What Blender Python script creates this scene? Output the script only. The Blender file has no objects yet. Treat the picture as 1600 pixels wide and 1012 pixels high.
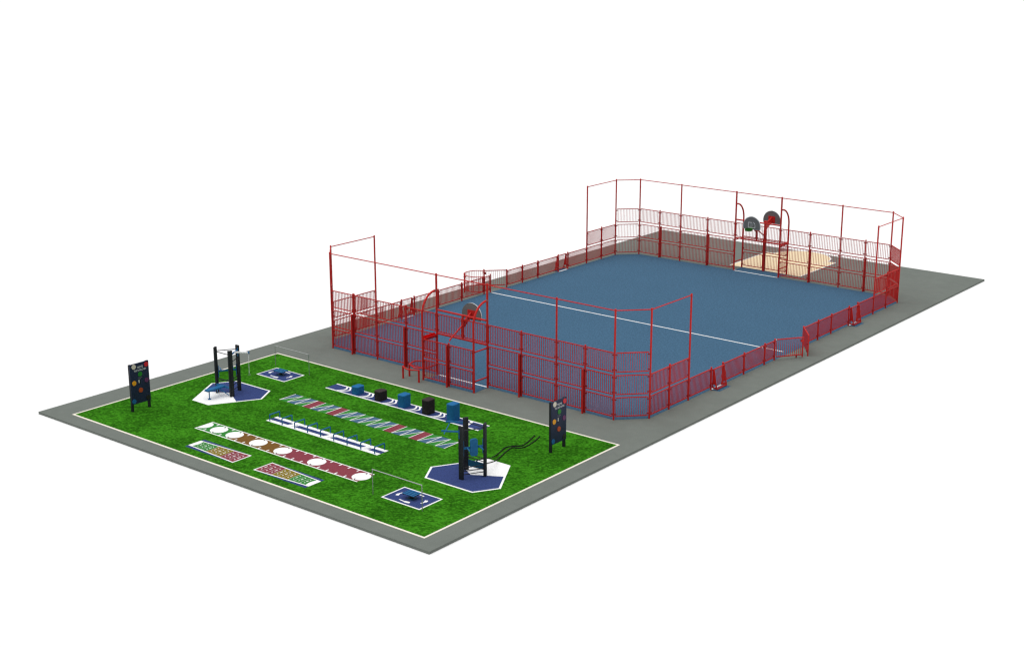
import bpy, math, random
from mathutils import Vector, Matrix
random.seed(4)
S = bpy.context.scene
COL = S.collection
PI = math.pi

# ------------------------------------------------------------------ materials
def mat(name, color, rough=0.55, spec=0.25, noise=None, bump=None):
    """plain painted surface; noise = list of (scale, amount, stretch) mottling of the base colour"""
    m = bpy.data.materials.new(name); m.use_nodes = True
    nt = m.node_tree; b = nt.nodes['Principled BSDF']
    b.inputs['Roughness'].default_value = rough
    b.inputs['Specular IOR Level'].default_value = spec
    b.inputs['Base Color'].default_value = (*color, 1)
    if noise or bump:
        tc = nt.nodes.new('ShaderNodeTexCoord')
        prev = None
        for (sc, amt, det) in (noise or []):
            n = nt.nodes.new('ShaderNodeTexNoise'); n.inputs['Scale'].default_value = sc
            n.inputs['Detail'].default_value = det
            nt.links.new(tc.outputs['Object'], n.inputs['Vector'])
            mr = nt.nodes.new('ShaderNodeMapRange')
            mr.inputs['From Min'].default_value = 0.25; mr.inputs['From Max'].default_value = 0.75
            mr.inputs['To Min'].default_value = 1 - amt; mr.inputs['To Max'].default_value = 1 + amt
            nt.links.new(n.outputs['Fac'], mr.inputs['Value'])
            mx = nt.nodes.new('ShaderNodeVectorMath'); mx.operation = 'SCALE'
            if prev is None: mx.inputs[0].default_value = color
            else: nt.links.new(prev, mx.inputs[0])
            nt.links.new(mr.outputs['Result'], mx.inputs['Scale'])
            prev = mx.outputs['Vector']
        if prev is not None: nt.links.new(prev, b.inputs['Base Color'])
        if bump:
            n = nt.nodes.new('ShaderNodeTexNoise'); n.inputs['Scale'].default_value = bump[0]
            nt.links.new(tc.outputs['Object'], n.inputs['Vector'])
            bp = nt.nodes.new('ShaderNodeBump'); bp.inputs['Strength'].default_value = bump[1]
            bp.inputs['Distance'].default_value = 0.02
            nt.links.new(n.outputs['Fac'], bp.inputs['Height']); nt.links.new(bp.outputs['Normal'], b.inputs['Normal'])
    return m

M = {}
M['floor'] = mat('white_floor', (0.89, 0.89, 0.89), 0.9, 0.0)
M['asphalt'] = mat('grey_asphalt', (0.168, 0.186, 0.169), 0.9, 0.06, [(0.55, .05, 3), (2.6, .045, 4), (24, .10, 2), (60, .08, 1)], (40, .15))
M['court'] = mat('blue_court', (0.055, 0.125, 0.205), 0.85, 0.08, [(0.3, .03, 2), (8, .16, 2), (20, .30, 2), (45, .25, 1)], (30, .15))
M['navy'] = mat('navy_rubber', (0.040, 0.062, 0.185), 0.85, 0.06, [(30, .22, 1), (7, .06, 2)], (40, .2))
M['white'] = mat('white_rubber', (0.93, 0.93, 0.93), 0.85, 0.05, [(18, .03, 2)])
M['cream'] = mat('cream_edging', (0.86, 0.80, 0.70), 0.85, 0.05, [(6, .04, 2)])
M['green'] = mat('green_rubber', (0.042, 0.225, 0.044), 0.85, 0.05, [(30, .18, 1)])
M['brown'] = mat('brown_rubber', (0.180, 0.092, 0.026), 0.85, 0.05, [(30, .18, 1)])
M['maroon'] = mat('maroon_rubber', (0.235, 0.052, 0.070), 0.85, 0.05, [(30, .18, 1)])
M['olive'] = mat('olive_rubber', (0.225, 0.165, 0.020), 0.85, 0.05, [(30, .15, 1)])
M['steelblue'] = mat('slate_blue_rubber', (0.066, 0.135, 0.220), 0.85, 0.05, [(30, .16, 1)])
M['sand'] = mat('beige_surface', (0.88, 0.74, 0.50), 0.85, 0.05, [(25, .05, 2)])
M['red'] = mat('red_powder_coat', (0.57, 0.022, 0.019), 0.5, 0.2, [(9, .05, 2)])
M['brightred'] = mat('bright_red_plastic', (0.72, 0.004, 0.004), 0.45, 0.25, [(9, .04, 2)])
M['darkred'] = mat('dark_red_fitting', (0.32, 0.012, 0.011), 0.6, 0.15, [(9, .05, 2)])
M['blue'] = mat('blue_powder_coat', (0.012, 0.130, 0.320), 0.5, 0.25, [(9, .05, 2)])
M['foamblue'] = mat('blue_foam', (0.014, 0.135, 0.330), 0.75, 0.15, [(14, .07, 3)], (35, .12))
M['foamblack'] = mat('black_foam', (0.022, 0.020, 0.021), 0.75, 0.15, [(14, .14, 3)], (35, .12))
M['foamtop'] = mat('brownish_black_foam', (0.042, 0.032, 0.033), 0.8, 0.15, [(14, .14, 3)], (35, .12))  # lighter, brownish black for the top pads of the black boxes
M['teal'] = mat('teal_steel_plate', (0.010, 0.085, 0.160), 0.5, 0.25, [(9, .06, 2)])
M['black'] = mat('black_powder_coat', (0.017, 0.019, 0.024), 0.5, 0.3, [(9, .1, 2)])
M['rope'] = mat('black_rope', (0.020, 0.021, 0.020), 0.9, 0.1, [(60, .3, 2)], (90, .5))
M['steel'] = mat('galvanised_steel', (0.46, 0.47, 0.47), 0.42, 0.5, [(20, .06, 2)])
_b = M['steel'].node_tree.nodes['Principled BSDF']; _b.inputs['Metallic'].default_value = 0.75
M['whitepaint'] = mat('white_paint', (0.78, 0.79, 0.80), 0.4, 0.3, [(9, .03, 2)])
M['board'] = mat('grey_backboard', (0.165, 0.167, 0.169), 0.55, 0.2, [(7, .05, 2)])
M['boardline'] = mat('white_board_line', (0.78, 0.80, 0.81), 0.55, 0.2, [(7, .04, 2)])
M['boardcircle'] = mat('pale_grey_board_print', (0.22, 0.23, 0.24), 0.55, 0.2, [(40, .2, 1)])
M['rim'] = mat('green_rim', (0.018, 0.150, 0.008), 0.5, 0.25, [(9, .06, 2)])
M['panel'] = mat('dark_navy_panel', (0.016, 0.024, 0.064), 0.5, 0.25, [(1.7, .14, 3)])
M['screen'] = mat('black_glass', (0.004, 0.004, 0.007), 0.15, 0.5, [(9, .1, 2)])
for n, c in dict(bwhite=(.70,.64,.54), bred=(.62,.018,.03), bgreen=(.018,.22,.022), byellow=(.84,.36,.015), bpurple=(.13,.03,.115),
                 borange=(.46,.070,.018), bblue=(.016,.13,.33), bdark=(.020,.018,.020)).items():
    M[n] = mat('button_' + n[1:], c, 0.4, 0.3, [(12, .04, 2)])

# turf: noise at clump and blade scale
def turf_mat():
    m = bpy.data.materials.new('artificial_grass'); m.use_nodes = True
    nt = m.node_tree; b = nt.nodes['Principled BSDF']
    b.inputs['Roughness'].default_value = 0.95; b.inputs['Specular IOR Level'].default_value = 0.03
    tc = nt.nodes.new('ShaderNodeTexCoord')
    def noise(scale, det, stretch, rot, dist=0.0):
        mp = nt.nodes.new('ShaderNodeMapping'); mp.vector_type = 'TEXTURE'; mp.inputs['Scale'].default_value = stretch
        mp.inputs['Rotation'].default_value = (0, 0, rot)
        nt.links.new(tc.outputs['Object'], mp.inputs['Vector'])
        n = nt.nodes.new('ShaderNodeTexNoise'); n.inputs['Scale'].default_value = scale
        n.inputs['Detail'].default_value = det; n.inputs['Roughness'].default_value = 0.6
        n.inputs['Distortion'].default_value = dist
        nt.links.new(mp.outputs['Vector'], n.inputs['Vector']); return n.outputs['Fac']
    big = noise(0.45, 2, (1, 1, 1), 0.4)
    mid = noise(4.2, 4, (1.7, 1, 1), 0.68, 0.3)
    fine = noise(15, 3, (1.9, 1, 1), 0.60)
    def mth(op, a, c):
        k = nt.nodes.new('ShaderNodeMath'); k.operation = op
        for i, x in enumerate((a, c)):
            if isinstance(x, (int, float)): k.inputs[i].default_value = x
            else: nt.links.new(x, k.inputs[i])
        return k.outputs[0]
    s = mth('ADD', mth('ADD', mth('MULTIPLY', big, 0.35), mth('MULTIPLY', mid, 0.50)), mth('MULTIPLY', fine, 0.96))
    cr = nt.nodes.new('ShaderNodeValToRGB'); nt.links.new(s, cr.inputs['Fac'])
    e = cr.color_ramp.elements
    e[0].position = 0.62; e[0].color = (0.008, 0.050, 0.002, 1)
    e[1].position = 1.0; e[1].color = (0.052, 0.250, 0.012, 1)
    for p, c in ((0.76, (0.015, 0.084, 0.003, 1)), (0.88, (0.024, 0.128, 0.005, 1)), (0.95, (0.036, 0.180, 0.007, 1))):
        k = e.new(p if p < 1 else 0.999); k.color = c
    nt.links.new(cr.outputs['Color'], b.inputs['Base Color'])
    bp = nt.nodes.new('ShaderNodeBump'); bp.inputs['Strength'].default_value = 0.35; bp.inputs['Distance'].default_value = 0.04
    nt.links.new(fine, bp.inputs['Height']); nt.links.new(bp.outputs['Normal'], b.inputs['Normal'])
    return m
M['turf'] = turf_mat()

# ------------------------------------------------------------------ mesh builder
class MB:
    def __init__(s): s.v = []; s.f = []; s.mi = []; s.mats = []; s.sm = []
    def m(s, name):
        if name not in s.mats: s.mats.append(name)
        return s.mats.index(name)
    def add(s, vs, fs, mname, smooth=False):
        o = len(s.v); k = s.m(mname)
        s.v += [tuple(v) for v in vs]
        for f in fs: s.f.append([i + o for i in f]); s.mi.append(k); s.sm.append(smooth)
    def box(s, lo, hi, mname):
        x0, y0, z0 = lo; x1, y1, z1 = hi
        s.add([(x0,y0,z0),(x1,y0,z0),(x1,y1,z0),(x0,y1,z0),(x0,y0,z1),(x1,y0,z1),(x1,y1,z1),(x0,y1,z1)],
              [(3,2,1,0),(4,5,6,7),(0,1,5,4),(1,2,6,5),(2,3,7,6),(3,0,4,7)], mname)
    def beam(s, p, q, w, d, mname, side=None):
        """square bar from p to q: w along side, d along the third axis"""
        p = Vector(p); q = Vector(q); t = (q - p).normalized()
        sd = Vector(side) if side is not None else (Vector((0,0,1)).cross(t) if abs(t.z) < .95 else Vector((1,0,0)))
        sd = (sd - t * sd.dot(t)).normalized(); u = t.cross(sd)
        vs = []
        for c in (p, q):
            for a, b_ in ((-1,-1),(1,-1),(1,1),(-1,1)): vs.append(c + sd*(a*w/2) + u*(b_*d/2))
        s.add(vs, [(3,2,1,0),(4,5,6,7),(0,1,5,4),(1,2,6,5),(2,3,7,6),(3,0,4,7)], mname)
    def tube(s, pts, r, mname, n=10, closed=False):
        pts = [Vector(p) for p in pts]; N = len(pts); rings = []
        ref = None
        for i, p in enumerate(pts):
            a = pts[i-1] if (i > 0 or closed) else p; b = pts[(i+1) % N] if (i < N-1 or closed) else p
            t = (b - a).normalized()
            if ref is None: ref = Vector((1,0,0)) if abs(t.x) < .9 else Vector((0,1,0))
            ref = (ref - t*ref.dot(t)).normalized(); bi = t.cross(ref)
            k = r
            if 0 < i < N-1 and not closed:
                cs = (pts[i]-pts[i-1]).normalized().dot((pts[i+1]-pts[i]).normalized())
                k = r / max(.75, math.sqrt(max(.01, (1+cs)/2)))
            rings.append([p + ref*math.cos(2*PI*j/n)*k + bi*math.sin(2*PI*j/n)*k for j in range(n)])
        vs = [v for R in rings for v in R]; fs = []
        for i in range(N if closed else N-1):
            i2 = (i+1) % N
            for j in range(n): fs.append((i*n+j, i*n+(j+1)%n, i2*n+(j+1)%n, i2*n+j))
        s.add(vs, fs, mname, True)
        if not closed:
            s.add(rings[0], [tuple(range(n-1,-1,-1))], mname); s.add(rings[-1], [tuple(range(n))], mname)
    def post(s, x, y, z0, z1, r, mname, n=12):
        s.tube([(x,y,z0),(x,y,z1)], r, mname, n)
        s.add([(x+math.cos(2*PI*j/n)*r*.7, y+math.sin(2*PI*j/n)*r*.7, z1+.012) for j in range(n)] +
              [(x+math.cos(2*PI*j/n)*r, y+math.sin(2*PI*j/n)*r, z1+.0005) for j in range(n)],
              [tuple(range(n))] + [(n+j, n+(j+1)%n, (j+1)%n, j) for j in range(n)], mname, True)
    def poly(s, pts, z, mname):
        a = sum(pts[i][0]*pts[(i+1)%len(pts)][1]-pts[(i+1)%len(pts)][0]*pts[i][1] for i in range(len(pts)))
        if a < 0: pts = pts[::-1]
        s.add([(p[0],p[1],z) for p in pts], [tuple(range(len(pts)))], mname)
    def rect(s, x0, y0, x1, y1, z, mname): s.poly([(x0,y0),(x1,y0),(x1,y1),(x0,y1)], z, mname)
    def slab(s, pts, z0, z1, mname, side=None):
        a = sum(pts[i][0]*pts[(i+1)%len(pts)][1]-pts[(i+1)%len(pts)][0]*pts[i][1] for i in range(len(pts)))
        if a < 0: pts = pts[::-1]
        n = len(pts)
        s.add([(p[0],p[1],z1) for p in pts], [tuple(range(n))], mname)
        s.add([(p[0],p[1],z0) for p in pts] + [(p[0],p[1],z1) for p in pts],
              [(i,(i+1)%n,n+(i+1)%n,n+i) for i in range(n)], side or mname)
    def disc(s, cx, cy, r, z, mname, n=40): s.poly([(cx+r*math.cos(2*PI*i/n), cy+r*math.sin(2*PI*i/n)) for i in range(n)], z, mname)
    def prism(s, outline, fn, t0, t1, mname):
        """extrude a closed 2-D outline between depths t0,t1; fn(a,b,t)->xyz"""
        n = len(outline)
        s.add([fn(a,b,t0) for a,b in outline] + [fn(a,b,t1) for a,b in outline],
              [tuple(range(n-1,-1,-1)), tuple(range(n,2*n))] + [(i,(i+1)%n,n+(i+1)%n,n+i) for i in range(n)], mname)
    def ring_ribbon(s, pts_in, pts_out, z, mname):
        n = len(pts_in)
        s.add([(p[0],p[1],z) for p in pts_in] + [(p[0],p[1],z) for p in pts_out], [(i,i+1,n+i+1,n+i) for i in range(n-1)], mname)
    def build(s, name, parent=None, fix=True):
        me = bpy.data.meshes.new(name)
        me.from_pydata(s.v, [], s.f); me.update()
        for k in s.mats: me.materials.append(M[k])
        me.polygons.foreach_set('material_index', s.mi)
        me.polygons.foreach_set('use_smooth', s.sm)
        if fix:
            import bmesh
            b = bmesh.new(); b.from_mesh(me); bmesh.ops.recalc_face_normals(b, faces=b.faces); b.to_mesh(me); b.free()
        o = bpy.data.objects.new(name, me); COL.objects.link(o)
        if parent: o.parent = parent
        return o

def tag(o, label, cat, group=None):
    o['label'] = label; o['category'] = cat
    if group: o['group'] = group
    return o
def thing(name, label, cat, loc=(0,0,0), rot=0, group=None):
    o = bpy.data.objects.new(name, None); COL.objects.link(o)
    o.location = loc; o.rotation_euler = (0,0,rot); o.empty_display_size = .3
    return tag(o, label, cat, group)
def copy_thing(root, loc, rot, label):
    c = root.copy(); COL.objects.link(c); c.location = loc; c.rotation_euler = (0,0,rot); c['label'] = label
    for ch in list(root.children):
        d = ch.copy(); COL.objects.link(d); d.parent = c
        for g in list(ch.children):
            e = g.copy(); COL.objects.link(e); e.parent = d
    return c
def structure(mb, name, kind='structure'):
    o = mb.build(name, fix=False); o['kind'] = kind; return o
def flat_thing(mb, name, label, cat, group=None):
    return tag(mb.build(name, fix=False), label, cat, group)

# ------------------------------------------------------------------ setting
W, L = 23.386, 50.41
XC = 11.77                       # court axis
mb = MB(); mb.rect(-1500,-1500,1500,1500,-.105,'floor'); structure(mb, 'ground')
mb = MB(); mb.slab([(0,0),(W,0),(W,L),(0,L)], -.104, 0, 'asphalt'); structure(mb, 'pavement')
gx0, gx1, gy0, gy1 = 1.50, 22.52, .705, 12.74
mb = MB()
w = .09
mb.slab([(gx0,gy0),(gx1,gy0),(gx1,gy0+w),(gx0,gy0+w)], 0, .012, 'cream'); mb.slab([(gx0,gy1-w),(gx1,gy1-w),(gx1,gy1),(gx0,gy1)], 0, .012, 'cream')
mb.slab([(gx0,gy0+w),(gx0+w,gy0+w),(gx0+w,gy1-w),(gx0,gy1-w)], 0, .012, 'cream'); mb.slab([(gx1-w,gy0+w),(gx1,gy0+w),(gx1,gy1-w),(gx1-w,gy1-w)], 0, .012, 'cream')
structure(mb, 'turf_border')
mb = MB(); mb.rect(gx0+w,gy0+w,gx1-w,gy1-w,.008,'turf'); structure(mb, 'grass')

YN, YF = 15.12, 42.88
xl, xr = 1.92, 21.62
mb = MB()
court = [(XC-8.74,YN),(XC-1.57,YN),(XC-1.55,YN-1.02),(XC+1.6,YN-1.02),(XC+1.57,YN),(XC+8.74,YN),(xr,YN+1.13),
         (xr,21.38),(xr+.46,21.42),(xr+.46,22.44),(xr,22.42),(xr,35.56),(xr+.46,35.56),(xr+.46,36.56),(xr,36.56),(xr,YF-1.13),
         (XC+8.74,YF),(XC+1.57,YF),(XC+1.55,YF+1.02),(XC-1.6,YF+1.02),(XC-1.57,YF),(XC-8.74,YF),(xl,YF-1.13),
         (xl,36.56),(xl-.46,36.56),(xl-.46,35.56),(xl,35.56),(xl,22.42),(xl-.46,22.42),(xl-.46,21.4),(xl,21.4),(xl,YN+1.13)]
mb.slab(court, 0.0, .006, 'court'); structure(mb, 'court_surface')
mb = MB()
mb.rect(xl+.06, 28.93, xr-.35, 29.02, .010, 'white')
mb.rect(XC-1.53, YN+.0, XC+1.53, YN+.09, .010, 'white'); mb.rect(XC-1.53, YF-.09, XC+1.53, YF, .010, 'white')
for x0 in (xr-.05, xl-.05):
    for y0 in (21.47, 35.62): mb.rect(x0, y0, x0+.1, y0+.88, .010, 'white')
structure(mb, 'court_line')
# half court key behind the far end
mb = MB()
cx, cy, r = 11.78, 48.68, 1.9
k0, k1, ky0 = 9.32, 14.24, 43.93
arc = [(cx+r*math.cos(a*PI/28), cy+r*math.sin(a*PI/28)) for a in range(29)]
arc_o = [(cx+(r+.07)*math.cos(a*PI/28), cy+.0+(r+.07)*math.sin(a*PI/28)) for a in range(29)]
mb.poly([(k0,ky0),(k1,ky0),(k1,cy)] + arc + [(k0,cy)], .005, 'sand')
mb.ring_ribbon(arc, arc_o, .009, 'white')
for a, b_ in (((k0-.06,ky0),(k0,cy+.06)),((k1,ky0),(k1+.06,cy+.06)),((k0,cy),(cx-r-.07,cy+.06)),((cx+r+.07,cy),(k1,cy+.06))):
    mb.rect(a[0],a[1],b_[0],b_[1],.009,'white')
# restricted semicircle faint dash marks on the key
for i in range(9):
    a = PI + (i+.25)*PI/9; a2 = a + .18
    mb.ring_ribbon([(cx+r*math.cos(t),cy+r*math.sin(t)) for t in (a,a2)], [(cx+(r+.05)*math.cos(t),cy+(r+.05)*math.sin(t)) for t in (a,a2)], .009, 'white')
structure(mb, 'basketball_key')

# ------------------------------------------------------------------ fencing helpers
def panel_mesh(p, q, z0, z1, clips=True, tilt=None):
    """barred steel panel between two post axes p and q"""
    mb = MB(); p = Vector((*p,0)); q = Vector((*q,0)); t = (q-p); Ln = t.length; t.normalize()
    nrm = Vector((t.y,-t.x,0))
    a = p + t*.075; b = q - t*.075; ln = Ln - .15
    for z in (z0+.02, z1-.02):
        mb.beam(a+Vector((0,0,z)), b+Vector((0,0,z)), .036, .042, 'red', nrm)
    n = max(3, round(ln/.106)); 
    for i in range(n+1):
        c = a + t*(.012 + (ln-.024)*i/n)
        mb.beam(c+Vector((0,0,z0+.03)), c+Vector((0,0,z1-.03)), .028, .016, 'red', nrm)
    if clips:
        for zz in (z0+.11, z1-.11):
            mb.beam(p+t*.035+Vector((0,0,zz)), p+t*.125+Vector((0,0,zz)), .05, .045, 'darkred', nrm)
            mb.beam(q-t*.035+Vector((0,0,zz)), q-t*.125+Vector((0,0,zz)), .05, .045, 'darkred', nrm)
    return mb
ROWS = ((.14,1.03),(1.14,2.04),(2.16,3.06))
PR = .043

def post_part(parent, x, y, h, r=PR):
    m = MB(); m.post(x, y, 0, h, r, 'red'); return m.build('post', parent)
def stiffener(parent, x, y0, dy=-.17, h=2.04):
    m = MB(); m.box((x-.035,y0+dy-.03,0),(x+.035,y0+dy+.03,h),'red')
    m.box((x-.012,y0+dy+.03,.03),(x+.012,y0-.03,h-.05),'darkred')
    for z in (.75, 1.95): m.box((x-.02,y0+dy+.05,z),(x+.02,y0-.05,z+.06),'black')
    return m.build('brace_post', parent)

def end_fence(label):
    R = thing('ball_fence', label, 'fence', (XC, YN, 0), 0, 'tall end fences of the court')
    us = [1.57, 3.58, 5.58, 7.17, 8.74]
    line = [(u,0) for u in us] + [(9.85,1.13),(9.85,2.70),(9.85,4.31)]
    H = [5.0, 3.12, 5.0, 3.12, 5.0, 5.0, 2.12, 5.0]
    for s in (-1, 1):
        pts = [(s*x,y) for x,y in line]
        for i, (p, h) in enumerate(zip(pts, H)):
            if i == 0: continue                         # goal posts belong to the goal
            post_part(R, p[0], p[1], h)
            if i in (1, 3): stiffener(R, p[0], p[1])
        for i in range(len(pts)-1):
            rows = ROWS if i < 5 else ROWS[:2]
            for z0, z1 in rows: panel_mesh(pts[i], pts[i+1], z0, z1).build('fence_panel', R)
        tops = [0, 2, 4, 5, 7]
        m = MB()
        for a, b in zip(tops[:-1], tops[1:]):
            m.tube([(*pts[a],4.94),(*pts[b],4.94)], .025, 'red', 8)
        m.build('top_rail', R)
    m = MB(); m.tube([(-1.57,0,4.94),(1.57,0,4.94)], .025, 'red', 8); m.build('top_rail', R)
    return R
near_fence = end_fence('tall red barred fence across the court end beside the green artificial grass')
copy_thing(near_fence, (XC, YF, 0), PI, 'tall red barred fence across the far court end, in front of the beige key')

def goal(label):
    R = thing('sports_goal', label, 'goal', (XC, YN, 0), 0, 'goals built into the court ends')
    for s in (-1, 1):
        m = MB(); m.post(s*1.57, 0, 0, 5.0, .052, 'red'); m.build('goal_post', R)
        m = MB()
        pts = [(s*1.58,-1.0,0),(s*1.58,-1.0,1.0),(s*1.58,-1.0,2.4),(s*1.58,-1.0,3.2)]
        for k in range(1, 10):
            a = k*PI/2/10; pts.append((s*1.58, -1.0+.92*(1-math.cos(a)), 3.2+1.0*math.sin(a)))
        pts.append((s*1.58,-.11,4.205)); m.tube(pts, .05, 'red', 12); o = m.build('bowed_post', R)
        m2 = MB(); m2.tube([(s*1.58,-.11,4.205),(s*1.58,-.045,4.205)], .05, 'board', 12); m2.build('sleeve', o)
        for z in (1.94, .53):
            m = MB(); m.tube([(s*1.575,-.06,z),(s*1.575,-.94,z)], .034, 'red', 10)
            for y in (-.06,-.94): m.tube([(s*1.575,y-.02,z),(s*1.575,y+.02,z)], .045, 'darkred', 10)
            m.build('side_rail', R)
    for z, r in ((2.08,.048),(3.24,.045)):
        m = MB(); m.tube([(-1.50,0,z),(1.50,0,z)], r, 'red', 12)
        for sx in (-1,1): m.tube([(sx*1.53,0,z),(sx*1.47,0,z)], r*.75, 'darkred', 12)
        m.build('crossbar', R)
    m = MB(); m.box((.02,-.04,2.10),(.10,.04,3.26),'red'); m.build('centre_upright', R)
    panel_mesh((-1.57,0),(.06,0),2.16,3.06).build('goal_panel', R); panel_mesh((.06,0),(1.57,0),2.16,3.06).build('goal_panel', R)
    # back of the goal
    m = MB(); m.post(.06,-1.0,0,2.12,PR,'red'); m.build('back_post', R)
    stiffener(R, .06, -1.0)
    for a, b in (((-1.58,-1.0),(.06,-1.0)),((.06,-1.0),(1.58,-1.0))):
        for z0, z1 in ROWS[:2]: panel_mesh(a, b, z0, z1).build('goal_panel', R)
    m = MB()   # open-topped tray between the two left posts
    m.box((-1.66,-.93,2.0),(-1.50,-.07,2.02),'brightred'); m.box((-1.66,-.93,2.02),(-1.64,-.07,2.13),'brightred'); m.box((-1.52,-.93,2.02),(-1.50,-.07,2.07),'brightred')
    m.build('tray', R)
    return R
near_goal = goal('red barred goal cage sunk into the court end beside the artificial grass')
copy_thing(near_goal, (XC, YF, 0), PI, 'red barred goal cage at the far court end, in front of the beige key')

# backboard hoops; local frame: board faces +y, pole side at -y
def hoop(name, label, loc, rot, kind):
    R = thing('basketball_hoop', label, 'basketball hoop', loc, rot, 'basketball hoops')
    zc, r, zb = 3.10, .60, 2.90
    a0 = math.asin((zb-zc)/r)
    out = [(r*math.cos(a), zc + r*math.sin(a)) for a in [a0 + (PI-2*a0)*i/36 for i in range(37)]]
    # small radius lower corners come from the arc meeting the flat base
    bo = MB(); bo.prism(out, lambda a,b,t: (a,t,b), -.02, .02, 'board')
    bobj = bo.build('backboard', R)
    ed = MB(); n = len(out); rin = .965
    inn = [(x*rin, zc-.01+(z-zc+.01)*rin) for x,z in out]
    for t in (.0225,):
        ed.add([(x,t,z) for x,z in out]+[(x,t,z) for x,z in inn], [(i,(i+1)%n,n+(i+1)%n,n+i) for i in range(n)], 'boardline')
    o2 = [(x*1.012, zc-.01+(z-zc+.01)*1.012) for x,z in out]
    ed.add([(x,-.018,z) for x,z in o2]+[(x,.0225,z) for x,z in o2], [(i,(i+1)%n,n+(i+1)%n,n+i) for i in range(n)], 'boardline')
    ed.build('edge_trim', bobj, False)
    mk = MB()
    def bar(x0,z0,x1,z1,m='boardline',t=.0235): mk.add([(x0,t,z0),(x1,t,z0),(x1,t,z1),(x0,t,z1)], [(0,1,2,3)], m)
    s0, zt, zq = .245, 3.34, 3.0
    # open square mark with a corner tick
    bar(s0-.03,zq,s0,zt); bar(-.02,zt-.03,s0-.03,zt); bar(-s0,zq,s0-.03,zq+.03); bar(-s0,zq+.03,-s0+.03,3.17)
    mk.add([(-.10,.0235,zt+.01),(-.13,.0235,zt+.03),(-.24,.0235,3.24),(-.21,.0235,3.22)], [(0,1,2,3)], 'boardline')
    mk.add([(.02+.13*math.cos(2*PI*i/24),.0235,3.17+.13*math.sin(2*PI*i/24)) for i in range(24)], [tuple(range(24))], 'boardcircle')
    mk.build('board_marking', bobj, False)
    rm = MB()
    yr = .38
    rm.tube([(.225*math.cos(2*PI*i/24), yr+.225*math.sin(2*PI*i/24), 2.985) for i in range(24)], .02, 'rim', 8, True)
    N = 24
    ins = [(.235*math.cos(2*PI*i/N), yr+.235*math.sin(2*PI*i/N)) for i in range(N)]
    rm.add([(x,y,2.985) for x,y in ins]+[(x*.96,yr+(y-yr)*.96,2.88) for x,y in ins], [(i,(i+1)%N,N+(i+1)%N,N+i) for i in range(N)], 'rim')
    rm.box((-.07,.024,2.93),(.07,.17,3.0),'rim')
    rm.build('rim', R, False)
    pl = MB(); pl.box((-.23,-.05,2.94),(.23,-.022,3.37),'red'); po = pl.build('mount_plate', R)
    if kind == 'goal':
        ar = MB(); ar.tube([(0,-.05,3.25),(0,-.60,2.92)], .04, 'red', 10)
        ar.beam((0,-.05,3.0),(0,-.58,2.80),.05,.05,'red'); 
        ar.prism([(-.58,2.55),(-.58,2.95),(-.30,2.97),(-.05,3.12),(-.05,2.98)], lambda a,b,t: (t,a,b), -.05, -.03, 'darkred')
        ar.build('arm', R)
        st = MB(); st.tube([(0,-1.60,2.20),(0,-1.58,2.26),(0,-.66,2.78)], .036, 'red', 10); st.build('strut', R)
    else:
        ar = MB(); ar.tube([(0,-.05,3.28),(0,-.72,3.02)], .045, 'red', 10)
        ar.prism([(-.80,2.55),(-.80,3.12),(-.62,3.05),(-.05,3.12),(-.05,3.0),(-.60,2.72)], lambda a,b,t: (t,a,b), -.06, -.03, 'red')
        ar.prism([(-.80,2.55),(-.80,3.12),(-.62,3.05),(-.05,3.12),(-.05,3.0),(-.60,2.72)], lambda a,b,t: (t,a,b), .03, .06, 'red')
        ar.build('arm', R)
        p = MB(); p.box((-.062,-.86,0),(.062,-.73,3.16),'red'); p.box((-.085,-.88,3.1),(.085,-.70,3.18),'red'); p.build('pole', R)
        for dx in (-.076,.076):
            g = MB(); g.box((dx-.010,-.84,.05),(dx+.010,-.75,2.6),'darkred'); g.build('pole_rib', R)
    return R
hoop('basketball_hoop', 'grey rounded backboard seen from behind, above the goal beside the artificial grass', (XC+.07, YN+.65, 0), 0, 'goal')
hoop('basketball_hoop', 'grey rounded backboard with a green rim, facing the court above the far goal', (XC-.07, YF-.63, 0), PI, 'goal')
hoop('basketball_hoop', 'grey rounded backboard on a thick red pole behind the far goal, facing the key', (XC+.0, YF+1.74, 0), 0, 'pole')

# low side fences
def side_fence(label, x, ys, gap_after, end_extra=()):
    y0 = ys[0]
    R = thing('side_fence', label, 'fence', (x, y0, 0), 0, 'waist high fences along the court sides')
    for i, y in enumerate(ys):
        if i > 0: post_part(R, 0, y-y0, 1.10)
    for i in range(len(ys)-1):
        if i in gap_after: continue
        panel_mesh((0,ys[i]-y0),(0,ys[i+1]-y0), *ROWS[0]).build('fence_panel', R)
    return R
def side_fence_rev(label, x, ys, gap_after):
    y0 = ys[-1]
    R = thing('side_fence', label, 'fence', (x, y0, 0), 0, 'waist high fences along the court sides')
    for i, y in enumerate(ys[:-1]): post_part(R, 0, y-y0, 1.10)
    for i in range(len(ys)-1):
        if i in gap_after: continue
        panel_mesh((0,ys[i]-y0),(0,ys[i+1]-y0), *ROWS[0]).build('fence_panel', R)
    return R
side_fence('low red fence running from the near tall fence to the open barred gate', xr, [19.43,21.39,22.42,24.4,26.4,27.4], (1,))
side_fence('low red fence running from the near tall fence to the round kissing gate', xl, [19.43,21.40,22.42,24.4,26.42,28.41,28.98], (1,))
side_fence_rev('low red fence running from the solid red gate plate to the far tall fence', xr, [30.38,32.0,33.5,35.55,36.57,38.57], (3,))
side_fence_rev('low red fence running from the round kissing gate to the far tall fence', xl, [30.50,32.0,33.52,35.58,36.56,38.57], (3,))

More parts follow.
